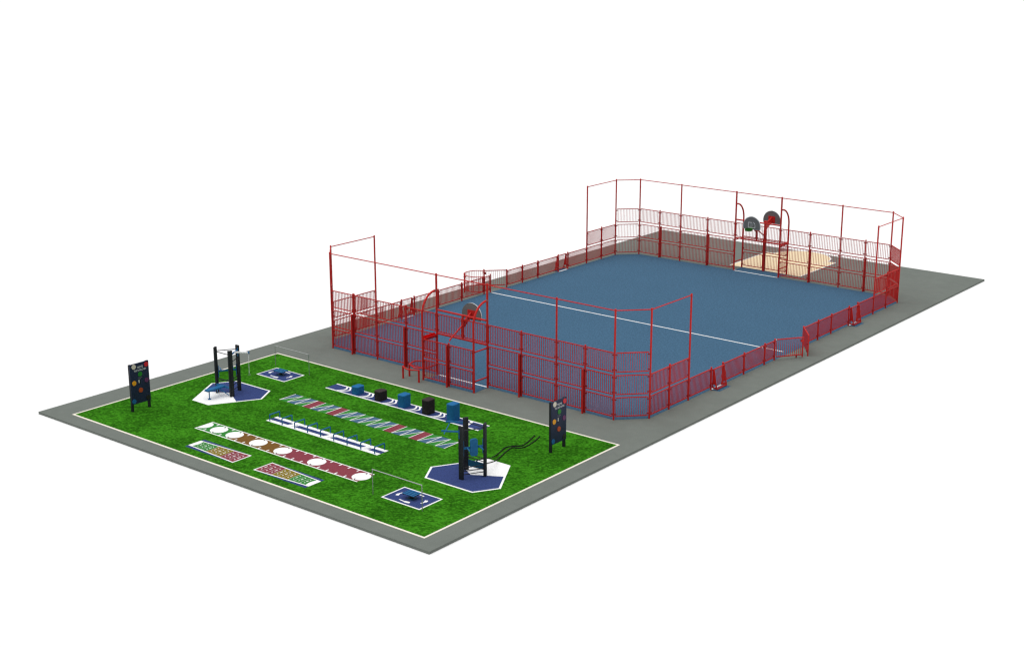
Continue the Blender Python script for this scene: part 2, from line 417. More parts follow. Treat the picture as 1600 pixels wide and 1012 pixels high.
# small goals let into the side fences; local +x points out of the court, mouth spans y 0..1.02
def mini_goal(label, loc, rot):
    R = thing('mini_goal', label, 'small goal', loc, rot, 'small goals in the side fences')
    for y in (.07, .95):
        m = MB()
        ring = [((.145)+.07*math.cos(2*PI*i/20), .20+.07*math.sin(2*PI*i/20)) for i in range(20)]
        outer = [(.03,.08),(.27,.04),(.30,.07),(.13,1.0),(.03,1.0)]
        # triangular plate with a round hole: fan of quads between the hole and the outline
        def on_outline(ang):
            dx, dy = math.cos(ang), math.sin(ang); best = None
            for k in range(len(outer)):
                (ax,ay),(bx,by) = outer[k], outer[(k+1)%len(outer)]
                ex, ey = bx-ax, by-ay; den = dx*ey - dy*ex
                if abs(den) < 1e-9: continue
                t = ((ax-.145)*ey-(ay-.20)*ex)/den; u = ((ax-.145)*dy-(ay-.20)*dx)/den
                if t > 0 and -1e-6 <= u <= 1+1e-6 and (best is None or t < best): best = t
            return (.145+dx*best, .20+dy*best)
        angs = sorted([2*PI*i/20 for i in range(20)] + [math.atan2(b-.20,a-.145) % (2*PI) for a,b in outer])
        i_ = [((.145)+.07*math.cos(a), .20+.07*math.sin(a)) for a in angs]; o_ = [on_outline(a) for a in angs]
        n = len(angs)
        for th in (-.016, .016):
            m.add([(a,y+th,b) for a,b in i_]+[(a,y+th,b) for a,b in o_], [(k,(k+1)%n,n+(k+1)%n,n+k) for k in range(n)], 'red')
        m.add([(a,y-.016,b) for a,b in o_]+[(a,y+.016,b) for a,b in o_], [(k,(k+1)%n,n+(k+1)%n,n+k) for k in range(n)], 'red')
        m.add([(a,y-.016,b) for a,b in i_]+[(a,y+.016,b) for a,b in i_], [(k,(k+1)%n,n+(k+1)%n,n+k) for k in range(n)], 'red')
        m.build('side_plate', R)
    m = MB()
    m.beam((.10,.07,1.0),(.10,.95,1.0),.05,.035,'red'); m.beam((.275,.07,.06),(.275,.95,.06),.05,.035,'red')
    for i in range(9):
        yy = .12 + .78*i/8; m.beam((.10,yy,.99),(.272,yy,.07),.016,.02,'red',(0,1,0))
    m.build('sloping_back', R)
    for y in (.0,1.02):
        m = MB()
        for zz in (.27,.92): m.box((-.02,y-.04 if y else .03,zz),(.06,y+.0 if y else .09,zz+.05),'darkred')
        m.build('clip', R)
    return R
mini_goal('small red goal in the low fence between the near tall fence and the open gate', (xr,21.395,0), 0)
mini_goal('small red goal in the low fence between the solid plate and the far tall fence', (xr,35.555,0), 0)
mini_goal('small red goal in the low fence, seen through the bars of the near tall fence', (xl,22.415,0), PI)
mini_goal('small red goal in the low fence between the kissing gate and the far tall fence', (xl,36.565,0), PI)

# gates
def gate_leaf(label, hinge, tip, zt=1.06, latch=True):
    h = Vector((*hinge,0)); t = Vector((*tip,0)); d = (t-h); ln = d.length
    R = thing('gate', label, 'gate', (*hinge,0), math.atan2(d.y,d.x), 'barred gates of the court')
    m = MB()
    m.beam((.10,0,zt),(ln,0,zt),.05,.045,'red'); m.beam((.10,0,.17),(ln,0,.17),.05,.045,'red'); m.beam((ln,0,.04),(ln,0,zt+.02),.055,.055,'red',(1,0,0))
    m.beam((.10,0,.17),(.10,0,zt),.03,.03,'red',(1,0,0)); m.build('gate_frame', R)
    m = MB(); n = round((ln-.12)/.112)
    for i in range(1,n):
        x = .10+(ln-.10)*i/n; m.beam((x,0,.18),(x,0,zt-.01),.018,.022,'red',(1,0,0))
    m.build('bars', R)
    for z in (.17,zt):
        m = MB(); m.box((.02,-.03,z-.03),(.09,.03,z+.03),'steel'); m.build('hinge', R)
    m = MB(); m.box((ln-.12,-.07,zt-.22),(ln-.03,-.026,zt-.10),'red'); m.box((ln-.11,.026,zt-.21),(ln-.03,.08,zt-.11),'darkred'); m.build('latch', R)
    m = MB(); m.box((ln-.36,-.02,.03),(ln-.30,.02,.15),'darkred'); m.build('drop_bolt', R)
    return R
gate_leaf('red barred gate swung outwards, beside the solid red plate', (xr,27.4), (22.50,28.66))
gate_leaf('red barred gate resting against the round kissing gate enclosure', (xl,30.50), (.98,29.55))
# solid chicane plate
R = thing('chicane_plate', 'solid red steel plate leaning out from the low fence at the open gate', 'barrier plate', (xr,30.36,0), math.atan2(29.12-30.36, 22.56-xr))
ln = math.hypot(29.12-30.36, 22.56-xr)
m = MB(); m.prism([(.05,.25),(ln,.12),(ln,1.04),(.05,1.04)], lambda a,b,t: (a,t,b), -.02, .02, 'red'); m.build('plate', R)
m = MB(); m.beam((.03,0,1.065),(ln,0,1.065),.055,.05,'red'); m.build('top_rail', R)
m = MB(); m.beam((ln+.03,0,0),(ln+.03,0,1.09),.06,.06,'red',(1,0,0)); m.build('post', R)
m = MB()
for z in (.18,.55): m.box((ln-.14,-.05,z),(ln-.06,.05,z+.06),'darkred')
m.build('bracket', R)
# round kissing gate enclosure
kc = Vector((1.16,28.74)); kr = .82
R = thing('kissing_gate', 'round red barred kissing gate enclosure bulging out of the low fence', 'kissing gate', (kc.x,kc.y,0))
A0, A1 = math.radians(104), math.radians(338)
for nm, z in (('curved_rail',1.05),('curved_rail',.16)):
    m = MB(); m.tube([(kr*math.cos(A0+(A1-A0)*i/30), kr*math.sin(A0+(A1-A0)*i/30), z) for i in range(31)], .024, 'red', 8); m.build(nm, R)
m = MB(); nb = 30
for i in range(nb+1):
    a = A0+(A1-A0)*i/nb; d = Vector((math.cos(a),math.sin(a),0)); p = d*kr
    m.beam(p+Vector((0,0,.17)), p+Vector((0,0,1.04)), .022, .016, 'red', d)
m.build('curved_bars', R)
for a in (104, 240):
    a = math.radians(a); m = MB(); m.post(kr*math.cos(a),kr*math.sin(a),0,1.14,PR,'red'); 
    for z in (.2,.92): m.box((kr*math.cos(a)-.07,kr*math.sin(a)-.03,z),(kr*math.cos(a)+.07,kr*math.sin(a)+.03,z+.05),'darkred')
    m.build('post', R)
# lean-on rail outside the near goal
R = thing('lean_rail', 'low red tubular leaning frame on three legs, on the grey paving beside the goal', 'leaning rail', (9.78,13.9,0))
def P(x,y,z): return (x-9.78,y-13.9,z)
for x,y in ((9.28,13.69),(10.30,13.69),(9.28,14.13)):
    m = MB(); m.post(*P(x,y,0)[:2],0,.62,.048,'red'); m.build('leg', R)
for pts in ([(9.28,13.69),(9.62,13.50),(9.80,13.46),(10.0,13.50),(10.30,13.69)],
            [(9.28,14.13),(9.62,13.96),(9.90,13.84),(10.05,13.90),(10.24,14.05)],
            [(9.28,14.13),(9.17,14.50),(9.16,14.66),(9.22,14.74),(9.40,14.86)]):
    m = MB(); m.tube([P(x,y,.60) for x,y in pts], .034, 'red', 10); m.build('rail', R)

# ------------------------------------------------------------------ fitness area markings
ZM = .012
def inset(pts, d):
    n = len(pts); a = sum(pts[i][0]*pts[(i+1)%n][1]-pts[(i+1)%n][0]*pts[i][1] for i in range(n))
    if a < 0: pts = pts[::-1]
    out = []
    for i in range(n):
        p0, p1, p2 = Vector(pts[i-1]), Vector(pts[i]), Vector(pts[(i+1)%n])
        e1 = (p1-p0).normalized(); e2 = (p2-p1).normalized()
        n1 = Vector((-e1.y,e1.x)); n2 = Vector((-e2.y,e2.x)); b = (n1+n2).normalized()
        out.append(tuple(p1 + b*(d/b.dot(n1))))
    return out
def hex_mat(label, pts, navy):
    m = MB(); m.slab(pts, .002, ZM, 'white')
    m.poly(navy, ZM+.004, 'navy')
    return flat_thing(m, 'floor_mat', label, 'floor mat', 'six sided floor mats')
h1 = [(4.05,5.29),(5.17,5.29),(6.42,7.37),(5.81,8.43),(3.44,8.43),(2.79,7.43)]
i1 = inset(h1, .085)
# navy area = inset outline without the white sector
def navy_without(ins, c, a, b):
    """polygon of the inset outline from ray a round to ray b (ccw), closed through the centre c"""
    n = len(ins); s = sum(ins[i][0]*ins[(i+1)%n][1]-ins[(i+1)%n][0]*ins[i][1] for i in range(n))
    if s < 0: ins = ins[::-1]
    c = Vector(c); A = math.radians(a); B = math.radians(b)
    def hit(t):
        d = Vector((math.cos(t),math.sin(t))); best = None
        for i in range(n):
            p = Vector(ins[i]); e = Vector(ins[(i+1)%n])-p; den = d.x*e.y-d.y*e.x
            if abs(den) < 1e-9: continue
            w_ = p-c; tt = (w_.x*e.y-w_.y*e.x)/den; u = (w_.x*d.y-w_.y*d.x)/den
            if tt > 0 and -1e-6 <= u <= 1+1e-6 and (best is None or tt < best): best = tt
        return tuple(c+d*best)
    mid = sorted([((math.atan2(p[1]-c.y,p[0]-c.x)-A) % (2*PI), p) for p in ins])
    return [tuple(c), hit(A)] + [p for t,p in mid if t < (B-A) % (2*PI)] + [hit(B)]
hex_mat('six sided navy mat with a white corner under the bench, below the white pull rope', h1, navy_without(i1, (4.6,7.06), -29, 209))
h2 = [(18.66,4.93),(21.10,4.94),(21.70,5.93),(20.46,8.05),(19.29,8.06),(18.06,5.95)]
i2 = inset(h2, .085)
hex_mat('six sided navy mat with a white corner under the two black training ropes', h2, navy_without(i2, (19.86,6.29), 149, 30))

def square_mat(label, x0, y0, x1, y1):
    m = MB(); m.slab([(x0,y0),(x1,y0),(x1,y1),(x0,y1)], .002, ZM, 'white'); d = .065
    m.rect(x0+d,y0+d,x1-d,y1-d, ZM+.004, 'navy')
    cx, cy = (x0+x1)/2, (y0+y1)/2
    for k in range(4):
        a0 = k*PI/2 - .42 ; a1 = k*PI/2 + .40
        N = 8; pi_, po = [], []
        for i in range(N+1):
            a = a0+(a1-a0)*i/N; wd = .03 if i < N*.55 else .065
            if i == N: wd = .06
            pi_.append((cx+(.66-wd)*math.cos(a), cy+(.42-wd)*math.sin(a))); po.append((cx+(.66+wd)*math.cos(a), cy+(.42+wd)*math.sin(a)))
        m.ring_ribbon(pi_, po, ZM+.008, 'white')
    return flat_thing(m, 'floor_mat', label, 'floor mat', 'square navy floor mats')
square_mat('navy square mat with white arrows, next to the grass corner by the tall fence', 3.34, 9.72, 5.30, 11.04)
square_mat('navy square mat with white arrows, next to the nearest grass corner', 18.69, 2.46, 20.66, 3.77)

# long jump strip
m = MB(); x0, x1, y0, y1 = 7.11, 16.91, 2.96, 3.96; yc = 3.46
m.slab([(x0,y0),(x1,y0),(x1,y1),(x0,y1)], .002, ZM, 'white')
d = .055; z = ZM+.004
m.rect(x0+d,y0+d,9.14,y1-d,z,'green'); m.rect(9.14,y0+d,12.14,y1-d,z,'brown'); m.rect(12.14,y0+d,x1+.001,y1-d,z,'maroon')
cs = [8.13,9.14,10.64,12.14,14.15,16.67]
for c in cs: m.disc(c, yc, .385, z+.004, 'white', 48)
m.poly([(x0+d+.0+.385*math.cos(-PI/2+PI*i/24), yc+.385*math.sin(-PI/2+PI*i/24)) for i in range(25)], z+.004, 'white')
for k in range(1,20):
    x = 7.13+.5*k
    if x > 16.75: continue
    big = any(abs(x-c) < .1 for c in cs); l = .16
    m.rect(x-.03,y0+d,x+.03,y0+d+l,z+.004,'white'); m.rect(x-.03,y1-d-l,x+.03,y1-d,z+.004,'white')
flat_thing(m, 'jump_lane', 'long jump lane of green, brown and maroon sections with white discs', 'floor marking')

# target wedges
def target(label, xt, sgn):
    """xt = x at the white end; the lane runs away from it in direction -sgn"""
    m = MB(); X = lambda t: xt - sgn*t; yc = 1.795; LN = 3.0
    hw = lambda t: .335 + (.505-.335)*t/LN
    m.slab([(X(0),yc-.505),(X(LN),yc-.505),(X(LN),yc+.505),(X(0),yc+.505)], .002, ZM, 'navy')
    z = ZM+.004
    m.poly([(X(0),yc-hw(0)),(X(LN),yc-hw(LN)),(X(LN),yc+hw(LN)),(X(0),yc+hw(0))], z, 'white')
    # nine curved rows, radii measured from a point beyond the white end
    ox = .35; rad = [.62+.298*i for i in range(10)]
    cols = ['green']*3+['olive']*3+['maroon']*3
    z += .004
    cur = lambda R_: R_
    for i in range(9):
        R0, R1 = rad[i]+ (.0 if i == 0 else .009), rad[i+1] - .009
        # flatten the curvature as the rows get further away
        fl0 = max(.30, 1-.085*i); fl1 = max(.30, 1-.085*(i+1))
        def tpos(R_, y, fl): 
            k = R_/fl; yy = min(abs(y), k*.98)
            return R_ - (k - math.sqrt(k*k-yy*yy)) - ox
        N = 16; pin, pout = [], []
        for j in range(N+1):
            s = -1+2*j/N
            ya = s*.27; 
            for lst, R_, fl in ((pin,R0,fl0),(pout,R1,fl1)):
                t = max(0,min(LN,tpos(R_, s*(.30 if R_ < 1.2 else .36), fl)))
                y = s*(hw(t)-.055); t = tpos(R_, y, fl); t = min(LN,max(.02,t))
                lst.append((X(t), yc+y))
        m.ring_ribbon(pin, pout, z, cols[i])
        Rm = (R0+R1)/2; flm = (fl0+fl1)/2
        for a, b in ((-.60,-.42),(-.20,.20),(.42,.60)):
            pa, pb = [], []
            for j in range(5):
                s = a+(b-a)*j/4; t = tpos(Rm, s*.36, flm); y = s*(hw(t)-.055); t = tpos(Rm, y, flm)
                pa.append((X(t-.02), yc+y)); pb.append((X(t+.02), yc+y))
            m.ring_ribbon(pa, pb, z+.004, 'white')
    return flat_thing(m, 'target_lane', label, 'floor marking', 'target lanes by the grass edge')
target('short target lane with its green end towards the left reflex board', 8.57, -1)
target('short target lane with its green end towards the nearest grass corner', 15.80, 1)

# hurdle lane
m = MB(); x0, x1, y0, y1 = 8.76, 15.50, 5.535, 6.20
m.slab([(x0,y0),(x1,y0),(x1,y1),(x0,y1)], .002, ZM, 'white'); z = ZM+.004
ya, yb = 5.745, 5.99
brk = [10.02, 12.22, 14.42]; cur = x0
for c in brk:
    N = 6
    m.poly([(cur,ya)] + [(c-.08+.10*math.sin(PI*.5*i/N)*1.0-.02, ya+(yb-ya)*i/N) for i in range(N+1)] + [(cur,yb)], z, 'navy')
    pa = [(c+.14+.12*math.sin(PI*.5*i/N), ya-.02+(yb-ya)*i/N) for i in range(N+1)]; pb = [(x+.055*(.3+i/N),y) for i,(x,y) in enumerate(pa)]
    m.ring_ribbon(pa, pb, z, 'navy')
    cur = c+.40
    m.poly([(cur-.09,ya),(cur+.05,ya),(cur+.05,yb),(cur+.05,yb),(cur,yb-.02)], z, 'navy'); cur += .05
m.poly([(cur,ya),(x1+.001,ya),(x1+.001,yb),(cur,yb)], z, 'navy')
flat_thing(m, 'hurdle_lane', 'white lane with a navy centre stripe under the nine blue hurdles', 'floor marking')

# nine hurdles
h0 = thing('mini_hurdle', '', 'hurdle', (8.94,5.89,ZM), 0, 'nine low blue hurdles on the white lane')
for s in (-1,1):
    m = MB(); m.tube([(0,s*.29,0),(0,s*.29,.262)], .025, 'blue', 10); m.build('leg', h0)
m = MB(); m.tube([(0,-.29,.262),(0,-.275,.278),(0,.275,.278),(0,.29,.262)], .0255, 'blue', 10); m.build('crossbar', h0)
ords = ['at the end of the white lane nearest the left numbered board', 'second along its lane from the left reflex board end',
        'third along its lane from the left reflex board end', 'fourth along the white lane, just before the middle one',
        'in the exact middle of its lane, four others on each side', 'sixth along the white lane, just past the middle one',
        'third along its lane from the rope tower end', 'second along its lane from the rope tower end',
        'at the end of the white lane nearest the rope tower']
ords[0] = 'at the end of the white lane nearest the left reflex board'
for i in range(9):
    lab = 'low blue hurdle ' + ords[i]
    if i == 0: h0['label'] = lab
    else: copy_thing(h0, (8.94+.7945*i,5.89,ZM), 0, lab)

# zigzag lane
m = MB(); x0, y0, y1 = 7.11, 7.81, 8.80; st = .5005; z = ZM+.004
m.slab([(x0,y0),(x0+20*st,y0),(x0+20*st,y1),(x0,y1)], .002, ZM, 'green')
reds = {3,6,13,16}; up = True
def line(p, q, wd, zz):
    p = Vector(p); q = Vector(q); d = (q-p).normalized(); n_ = Vector((-d.y,d.x))*wd/2
    m.poly([tuple(p-n_),tuple(q-n_),tuple(q+n_),tuple(p+n_)], zz, 'white')
blue_up = True
for k in range(20):
    a, b = x0+st*k, x0+st*(k+1)
    if k in reds:
        m.rect(a,y0,b,y1,z,'maroon'); blue_up = False
    else:
        m.poly([(a,y0),(b,y1),(a,y1)] if blue_up else [(a,y0),(b,y0),(b,y1)], z, 'steelblue'); blue_up = not blue_up
        line((a,y0),(b,y1),.036,z+.004)
    line((a,y0),(a,y1),.036,z+.008)
line((x0+20*st,y0),(x0+20*st,y1),.036,z+.008)
flat_thing(m, 'zigzag_lane', 'lane of slate blue and green triangles with four maroon rectangles and white zigzag lines', 'floor marking')

# box lane
m = MB(); x0, x1, y0, y1 = 7.46, 16.82, 10.315, 11.125; z = ZM+.004
m.slab([(x0,y0),(x1,y0),(x1,y1),(x0,y1)], .002, ZM, 'navy')
m.rect(x0,y0,x1,y0+.085,z,'white'); m.rect(x0,y1-.085,x1,y1,z,'white')
for k in range(5):
    c = 8.02+1.463*k
    for off, wd in ((0,.10),(.20,.10)):
        N = 14; pa, pb = [], []
        for i in range(N+1):
            s = i/N; y = y0+.05+(y1-y0-.10)*s
            bow = .34*math.sin(PI*(.10+.78*s)) + .02
            pa.append((c+off*(.55+.75*(1-abs(2*s-1)*.5))+bow-.05, y)); pb.append((pa[-1][0]+wd, y))
        m.ring_ribbon(pa, pb, z+.004, 'white')
m.poly([(15.80,y1-.06),(15.95,y1-.06),(16.13,y0+.06),(15.98,y0+.06)], z+.004, 'white')
flat_thing(m, 'box_lane', 'navy lane with white edges and curved arrows under the five foam boxes', 'floor marking')

# five foam boxes
def foam_box(label, cx, cy, h, mname, seed):
    R = thing('plyo_box', label, 'jump box', (cx,cy,ZM), 0, 'foam jump boxes in a row')
    hx, hy, rr = .205, .262, .105
    def outline(g):
        pts = []
        for qx, qy, a0 in ((1,1,0),(-1,1,90),(-1,-1,180),(1,-1,270)):
            for i in range(6):
                a = math.radians(a0+90*i/5); pts.append((qx*(hx-rr)+(rr-g)*math.cos(a), qy*(hy-rr)+(rr-g)*math.sin(a)))
        return pts
    n = 24; lay = max(3, round(h/.07)); levels = []
    top = h-.05
    for k in range(lay):
        a, b = top*k/lay, top*(k+1)/lay
        levels += [(a+.0, .011 if k else 0), (a+.009, 0), (b-.009, 0), (b, .011)]
    m = MB(); vs = []; fs = []
    for zz, g in levels: vs += [(x,y,zz) for x,y in outline(g)]
    for i in range(len(levels)-1):
        for j in range(n): fs.append((i*n+j,i*n+(j+1)%n,(i+1)*n+(j+1)%n,(i+1)*n+j))
    m.add(vs, fs, mname); m.build('body', R)
    m = MB(); vs = []; fs = []; lv = [(top,.004),(top+.012,0),(top+.028,.002),(top+.042,.012),(top+.05,.034)]
    for zz, g in lv: vs += [(x,y,zz) for x,y in outline(g)]
    for i in range(len(lv)-1):
        for j in range(n): fs.append((i*n+j,i*n+(j+1)%n,(i+1)*n+(j+1)%n,(i+1)*n+j))
    fs.append(tuple(range((len(lv)-1)*n, len(lv)*n)))
    m.add(vs, fs, 'foamtop' if mname == 'foamblack' else mname, True); m.build('top_pad', R)
    return R
for i,(h,mn,lab) in enumerate(((.37,'foamblue','lowest blue foam jump box, a squat cube at the left end of its navy lane'),
                             (.46,'foamblack','shorter of the two black foam jump boxes, between two blue ones'),
                             (.58,'foamblue','medium height blue foam jump box standing between the two black ones'),
                             (.66,'foamblack','taller of the two black foam jump boxes, beside the tallest blue one'),
                             (.77,'foamblue','tallest blue foam jump box, behind the rope tower'))):
    foam_box(lab, 9.225+1.4625*i, 10.715, h, mn, i)

# balance boards
def balance_board(label, cx, cy):
    R = thing('balance_board', label, 'balance board', (cx,cy,ZM+.004), 0, 'slatted balance boards')
    m = MB(); m.box((-.155,-.155,0),(.155,.155,.012),'teal'); m.build('base_plate', R)
    m = MB(); m.tube([(0,0,.01),(0,0,.15)], .065, 'black', 14); m.tube([(0,0,.12),(0,0,.19)], .09, 'black', 14); m.build('joint', R)
    m = MB(); hx, hy, zt = .295, .235, .215
    for k in range(4):
        y = -hy + 2*hy*(k+.5)/4; m.box((-hx,y-.037,zt-.02),(hx,y+.037,zt),'blue')
    m.build('slat_deck', R)
    m = MB(); m.box((-hx+.03,-hy+.01,zt-.05),(-hx+.09,hy-.01,zt-.022),'black'); m.box((hx-.09,-hy+.01,zt-.05),(hx-.03,hy-.01,zt-.022),'black'); m.box((-.20,-.21,zt-.034),(.20,.21,zt-.022),'black'); m.build('deck_frame', R)  # underside rails and sheet, coloured black to darken the gaps between slats
    return R
balance_board('blue slatted balance board next to the grass corner by the tall fence', 4.36, 10.38)
balance_board('blue slatted balance board next to the nearest grass corner', 19.70, 3.09)

# plain steel bar frames
def bar_frame(label, x0, x1, y):
    R = thing('bar_frame', label, 'steel bar', ((x0+x1)/2,y,.006), 0, 'thin steel bar frames'); hw = (x1-x0)/2
    for s in (-1,1):
        m = MB(); m.tube([(s*hw,0,0),(s*hw,0,1.02)], .017, 'steel', 10); m.build('upright', R)
    m = MB(); m.tube([(-hw-.015,0,1.03),(hw+.015,0,1.03)], .019, 'steel', 10); m.build('top_bar', R)
bar_frame('thin steel goal frame on the grass corner by the tall fence', 3.07, 5.46, 11.2)
bar_frame('thin steel goal frame on the grass in front of the nearest square mat', 18.30, 20.83, 2.44)

# ------------------------------------------------------------------ reflex boards
def text_mesh(txt, size, extr=.002, off=0.0):
    cu = bpy.data.curves.new('t','FONT'); cu.body = txt; cu.size = size; cu.align_x = 'CENTER'; cu.align_y = 'CENTER'; cu.extrude = extr; cu.offset = off
    o = bpy.data.objects.new('t', cu); COL.objects.link(o)
    bpy.context.view_layer.update()
    me = bpy.data.meshes.new_from_object(o.evaluated_get(bpy.context.evaluated_depsgraph_get()))
    bpy.data.objects.remove(o); bpy.data.curves.remove(cu)
    return me
def reflex_board(label, x, y0, y1):
    R = thing('reflex_board', label, 'activity board', (x,(y0+y1)/2,.006), 0, 'reflex game boards')
    hw = (y1-y0)/2
    for s in (-1,1):
        m = MB(); m.box((-.055, s*hw-.05, 0),(.045, s*hw+.05, 2.17),'black'); m.build('leg', R)
    zb, zt = .34, 2.19; pw = hw+.055
    m = MB(); m.box((.047,-pw,zb),(.072,pw,zt),'panel'); pan = m.build('board_panel', R)
    hgt = zt-zb
    def at(s,t): return (-pw+2*pw*s, zt-hgt*t)
    for s,t,mn,nm in ((.21,.075,'bwhite','white'),(.87,.085,'bred','red'),(.52,.285,'bgreen','green'),(.18,.475,'byellow','yellow'),(.84,.475,'bpurple','purple'),
                    (.50,.685,'borange','orange'),(.12,.925,'bblue','blue'),(.86,.915,'bdark','black')):
        y,z = at(s,t); m = MB(); n = 24; r = .108
        m.prism([(y+r*math.cos(2*PI*i/n), z+r*math.sin(2*PI*i/n)) for i in range(n)], lambda a,b,tt: (tt,a,b), .0725, .090, mn)
        b = m.build('button', R); b['label'] = nm + ' round button'
    y,z = at(.46,.465); m = MB(); m.box((.0725,y-.05,z-.10),(.080,y+.05,z+.10),'screen'); m.box((.0805,y-.045,z-.06),(.082,y-.005,z+.09),'boardline'); m.build('display', R)  # pale strip is a reflection painted onto the dark screen
    mt = Matrix(((0,0,1,0),(1,0,0,0),(0,1,0,0),(0,0,0,1)))
    for txt, s, t, size, off in (('TESTE',.53,.115,.120,.0),('TES REFLEXES',.53,.185,.108,.0),('RECORD DU JOUR',.52,.375,.042,.0),('00',.53,.405,.05,.0)):
        if txt == '00' or txt.startswith('RECORD'):
            continue
        me = text_mesh(txt, size, .002, off); y,z = at(s,t)
        me.transform(mt); me.transform(Matrix.Translation((.0755,y,z))); me.materials.clear(); me.materials.append(M['boardline'])
        o = bpy.data.objects.new('lettering', me); COL.objects.link(o); o.parent = R
    # faint illegible caption bar under the green button
    y,z = at(.52,.375); m = MB()
    for k in range(7): m.box((.0725,y-.115+.033*k,z-.010),(.0745,y-.115+.033*k+.022,z+.010),'boardcircle')
    for k in range(2): m.box((.0725,y-.04+.035*k,z-.060),(.0745,y-.04+.035*k+.022,z-.03),'boardcircle')
    m.build('caption', R)
    return R
reflex_board('dark navy reflex board with coloured round buttons, alone at the left grass corner', 3.30, 2.60, 3.50)
reflex_board('dark navy reflex board with coloured round buttons, in front of the tall red fence', 20.82, 10.21, 11.11)

# ------------------------------------------------------------------ training towers
def tower_posts(R, pts, c):
    for p in pts:
        d = Vector((p[0]-c[0],p[1]-c[1])).normalized(); t = Vector((-d.y,d.x)); m = MB()
        prof = []
        # two rounded lobes joined by a waist
        for cx_, a0 in ((.060,-140),(-.060,40)):
            for i in range(9):
                a = math.radians(a0+280*i/8); prof.append((cx_+.053*math.cos(a), .060*math.sin(a)))
        P3 = lambda a,b,z: (p[0]-c[0]+t.x*a+d.x*b, p[1]-c[1]+t.y*a+d.y*b, z)
        m.prism(prof, P3, 0, 2.18, 'black'); m.build('post', R)
def rung(R, p, q, z, c, r=.019, z2=None):
    m = MB(); m.tube([(p[0]-c[0],p[1]-c[1],z),(q[0]-c[0],q[1]-c[1],z2 if z2 is not None else z)], r, 'black', 8); m.build('rung', R)

# tower with bench
c = (4.61,7.02); P1, P2, P3_ = (4.09,6.73), (5.09,6.75), (4.64,7.57)
T1 = thing('training_tower', 'black three post training tower with a blue incline bench and white pull rope arm', 'fitness tower', (*c,ZM+.004), 0, 'black three post training towers')
loc = lambda x,y,z: (x-c[0],y-c[1],z)
tower_posts(T1, (P1,P2,P3_), c)
for z in (.25,.48,.62,.79,1.60): rung(T1, P2, P3_, z, c)
rung(T1, P1, P2, .70, c); rung(T1, P1, P2, 1.97, c); rung(T1, P1, P3_, 2.0, c); rung(T1, P1, P3_, .55, c)
m = MB(); m.beam(loc(4.15,6.66,.42), loc(5.03,6.68,.42), .05, .09, 'blue'); m.build('bench_bar', T1)
m = MB(); out = []
for qx, qy, a0 in ((1,1,0),(-1,1,90),(-1,-1,180),(1,-1,270)):
    for i in range(6):
        a = math.radians(a0+90*i/5); out.append((qx*.08+.07*math.cos(a), qy*.45+.07*math.sin(a)))
def bench(a,b,t): return loc(4.57+a, 6.22+b, .425-.02*(.45-b)*0 + t)
m.prism(out, bench, -.035, .035, 'blue'); m.build('bench_pad', T1)
m = MB(); m.tube([loc(4.59,5.85,0),loc(4.59,5.85,.39)], .026, 'blue', 10); m.tube([loc(4.59,5.85,0),loc(4.59,5.85,.02)], .075, 'blue', 12); m.build('bench_leg', T1)
for q in ((4.17,6.67),(4.98,6.67)):
    m = MB(); m.tube([loc(4.57+(.06 if q[0]>4.5 else -.06),6.40,.38), loc(q[0],q[1],.06)], .022, 'blue', 8); m.build('bench_strut', T1)
n1 = Vector((-.84,.55,0))
m = MB(); a = Vector(loc(*P1,1.01)); b = Vector(loc(*P3_,1.01)); t = (b-a).normalized()
m.beam(a+t*.09+n1*.04, b-t*.09+n1*.04, .03, .075, 'blue'); m.build('dip_bar', T1)
for e, sg in ((a,1),(b,-1)):
    m = MB(); q = e+t*(.10*sg); m.beam(q+Vector((0,0,-.30)), q+Vector((0,0,.28)), .025, .03, 'blue', n1); m.build('mount_strip', T1)
    m = MB(); m.tube([e+t*(.24*sg)+n1*.05, e+t*(.20*sg)+n1*.36+Vector((0,0,.06))], .022, 'blue', 8); m.build('handle', T1)
n2 = Vector((.88,.48,0)); a = Vector(loc(*P2,1.98)); b = Vector(loc(*P3_,1.98)); t = (b-a).normalized()
m = MB(); m.beam(a+t*.08+n2*.03, b-t*.06+n2*.03, .04, .06, 'blue'); m.beam(b-t*.08+n2*.05+Vector((0,0,-.30)), b-t*.08+n2*.05+Vector((0,0,.10)), .03, .07, 'blue', n2); m.build('arm_bracket', T1)
root = (a+b)/2 + n2*.04; tip = Vector(loc(5.47,7.52,1.985))
m = MB(); m.beam(root, tip, .10, .06, 'whitepaint'); m.build('rope_arm', T1)
m = MB(); m.tube([tip+Vector((.0,.0,-.05)), tip+Vector((.0,.0,.05))], .045, 'blue', 10); m.build('pulley', T1)
m = MB(); m.tube([tip+Vector((0,0,-.02)), tip+Vector((-.01,.0,-.40))], .022, 'whitepaint', 8); m.tube([tip+Vector((-.01,0,-.40)), tip+Vector((-.02,.0,-.98))], .011, 'whitepaint', 8); m.build('pull_rope', T1)
hb = tip+Vector((-.02,0,-.98))
m = MB(); m.tube([hb, hb+Vector((.05,.05,-.10)), hb+Vector((-.05,-.05,-.10))], .011, 'steel', 8, True); m.build('rope_handle', T1)

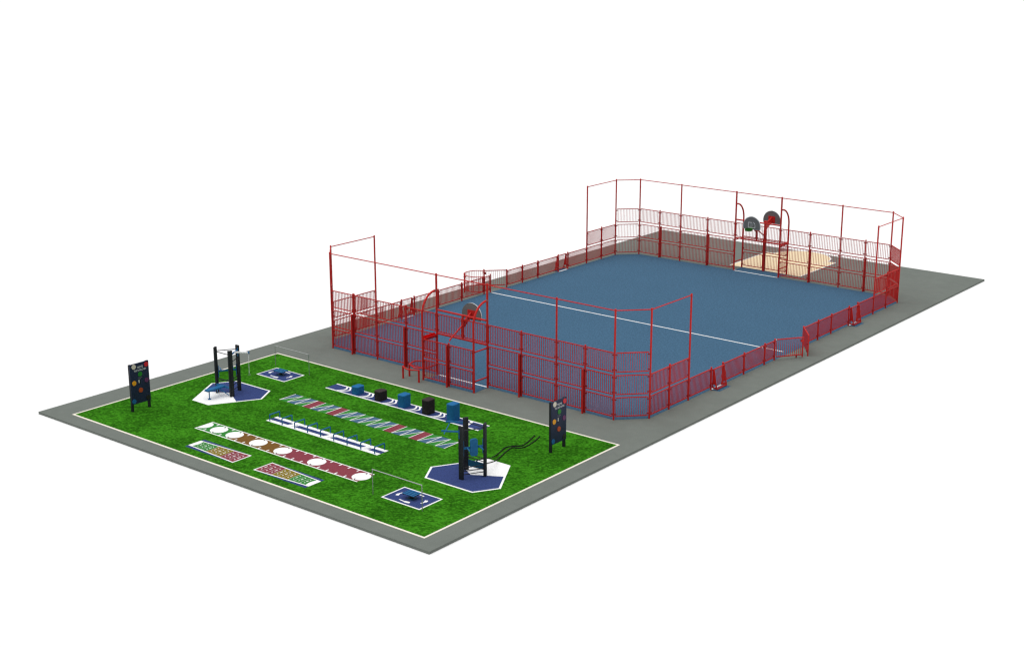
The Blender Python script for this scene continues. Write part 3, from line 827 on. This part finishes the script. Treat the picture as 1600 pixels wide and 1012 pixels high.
# tower with ropes
c = (19.88,6.29); P1, P2, P3_ = (19.90,5.70), (19.36,6.61), (20.39,6.56)
T2 = thing('training_tower', 'black three post training tower with blue back pad and blue pull up bars', 'fitness tower', (*c,ZM+.004), 0, 'black three post training towers')
loc = lambda x,y,z: (x-c[0],y-c[1],z)
tower_posts(T2, (P1,P2,P3_), c)
for z in (.18,.32,.46,1.99): rung(T2, P1, P3_, z, c)
for z in (.57,.70,2.0): rung(T2, P2, P3_, z, c)
m = MB(); a = Vector(loc(*P2,.30)); b = Vector(loc(*P3_,.36)); t = (b-a).normalized()
m.beam(a+t*.10+Vector((0,.03,0)), b-t*.09+Vector((0,.03,0)), .03, .27, 'teal'); m.build('step_panel', T2)
n3 = Vector((.87,-.49,0)); a = Vector(loc(*P1,1.27)); b = Vector(loc(*P3_,1.27)); t = (b-a).normalized()
m = MB(); m.beam(a+t*.09+n3*.03, b-t*.09+n3*.03, .03, .085, 'blue'); m.build('back_bar', T2)
for e, sg in ((a,1),(b,-1)):
    m = MB(); q = e+t*(.095*sg)+n3*.02; m.beam(q+Vector((0,0,-.30)), q+Vector((0,0,.30)), .03, .03, 'blue', n3); m.build('mount_strip', T2)
    m = MB(); m.tube([e+t*(.24*sg)+n3*.05, e+t*(.22*sg)+n3*.40], .028, 'blue', 10); m.build('handle', T2)
m = MB(); ctr = (a+b)/2 + n3*.09; out = []
for qx, qy, a0 in ((1,1,0),(-1,1,90),(-1,-1,180),(1,-1,270)):
    for i in range(6):
        an = math.radians(a0+90*i/5); out.append((qx*.065+.085*math.cos(an), qy*.265+.085*math.sin(an)))
m.prism(out, lambda u,v,w_: tuple(ctr+t*u+Vector((0,0,v+.02))+n3*w_), -.04, .04, 'blue'); m.build('back_pad', T2)
n4 = Vector((-.86,-.51,0))
for (p, ln_) in ((P2,.80),(P1,.76)):
    m = MB(); s0 = Vector(loc(*p,1.96)); m.beam(s0+n4*.07, s0+n4*ln_, .06, .055, 'blue'); m.build('pull_up_arm', T2)
    m = MB(); tt = Vector((.51,-.86,0)) if p is P2 else Vector((-.51,.86,0)); m.beam(s0+n4*.065+Vector((0,0,-.28)), s0+n4*.065+Vector((0,0,.10)), .07, .03, 'blue', tt); m.build('arm_bracket', T2)
m = MB(); m.tube([loc(18.93,6.12,1.95), loc(19.53,5.14,1.95)], .022, 'blue', 8); m.build('pull_up_bar', T2)

def catmull(pts, n=6):
    P = [Vector(p) for p in pts]; P = [P[0]*2-P[1]] + P + [P[-1]*2-P[-2]]; out = []
    for i in range(1, len(P)-2):
        for k in range(n):
            t = k/n; a,b,c_,d = P[i-1],P[i],P[i+1],P[i+2]
            out.append(.5*((2*b)+(c_-a)*t+(2*a-5*b+4*c_-d)*t*t+(3*b-a-3*c_+d)*t**3))
    out.append(P[-2]); return out
for lab, pts in (('black training rope whose free end lies further from the reflex board', [(19.74,6.66,.36),(19.62,7.05,.34),(19.66,7.45,.30),(19.58,7.85,.17),(19.36,8.45,.06),(19.22,8.85,.034),(19.05,9.45,.034),(19.14,9.72,.034),(19.42,10.03,.034),(19.38,10.45,.034),(19.10,11.35,.034)]),
                 ('black training rope whose free end lies closer to the reflex board', [(20.12,6.66,.36),(20.06,7.02,.31),(20.10,7.34,.29),(19.95,7.75,.19),(19.64,8.35,.06),(19.36,9.15,.034),(19.28,9.62,.034),(19.54,9.77,.034),(19.62,10.15,.034),(19.52,10.80,.034),(19.33,11.41,.034)])):
    m = MB(); m.tube(catmull(pts), .022, 'rope', 8)
    tag(m.build('battle_rope', None), lab, 'rope', 'black ropes tied to the tower')

# ------------------------------------------------------------------ light
w = bpy.data.worlds.new('World'); S.world = w; w.use_nodes = True
nt = w.node_tree; bg = nt.nodes['Background']
tc = nt.nodes.new('ShaderNodeTexCoord'); sx = nt.nodes.new('ShaderNodeSeparateXYZ'); nt.links.new(tc.outputs['Generated'], sx.inputs[0])
mx = nt.nodes.new('ShaderNodeMath'); mx.operation = 'MAXIMUM'; mx.inputs[1].default_value = 0.0
nt.links.new(sx.outputs['Z'], mx.inputs[0])
pw_ = nt.nodes.new('ShaderNodeMath'); pw_.operation = 'POWER'; pw_.inputs[1].default_value = 2.6
nt.links.new(mx.outputs[0], pw_.inputs[0])
cl = nt.nodes.new('ShaderNodeMath'); cl.operation = 'MULTIPLY_ADD'      # soft overhead daylight, dimmer towards the horizon
cl.inputs[1].default_value = 2.05; cl.inputs[2].default_value = 0.12
nt.links.new(pw_.outputs[0], cl.inputs[0])
cb = nt.nodes.new('ShaderNodeCombineColor')
for k in range(3): nt.links.new(cl.outputs[0], cb.inputs[k])
nt.links.new(cb.outputs[0], bg.inputs['Color']); bg.inputs['Strength'].default_value = 1.0
sd = bpy.data.lights.new('sun', 'SUN'); sd.energy = 0.65; sd.angle = math.radians(60); sd.color = (1,.995,.985)
so = bpy.data.objects.new('sun', sd); COL.objects.link(so)
d = Vector((-.42,-.50,1.0)).normalized(); so.rotation_euler = d.to_track_quat('Z','Y').to_euler()

# ------------------------------------------------------------------ camera
f, pitch, yaw, roll = 2220.52, .270212, -.675467, .000896
cp, sp = math.cos(pitch), math.sin(pitch)
fw = Vector((math.sin(yaw)*cp, math.cos(yaw)*cp, -sp)); rt = Vector((math.cos(yaw), -math.sin(yaw), 0)); up_ = rt.cross(fw)
r2 = rt*math.cos(roll) + up_*math.sin(roll); u2 = up_*math.cos(roll) - rt*math.sin(roll)
cd = bpy.data.cameras.new('camera'); cam = bpy.data.objects.new('camera', cd); COL.objects.link(cam)
mw = Matrix((( r2.x,u2.x,-fw.x,54.02638),(r2.y,u2.y,-fw.y,-33.22092),(r2.z,u2.z,-fw.z,20.75551),(0,0,0,1)))
cam.matrix_world = mw
cd.sensor_fit = 'HORIZONTAL'; cd.sensor_width = 36; cd.lens = f/1600*36
cd.shift_x = -13.18/1600; cd.shift_y = -5.51/1600
cd.clip_start = .5; cd.clip_end = 6000
S.camera = cam
S.view_settings.view_transform = 'Standard'; S.view_settings.look = 'None'
S.view_settings.exposure = 0; S.view_settings.gamma = 1
S.cycles.filter_width = 1.3; S.cycles.max_bounces = 6; S.cycles.diffuse_bounces = 4
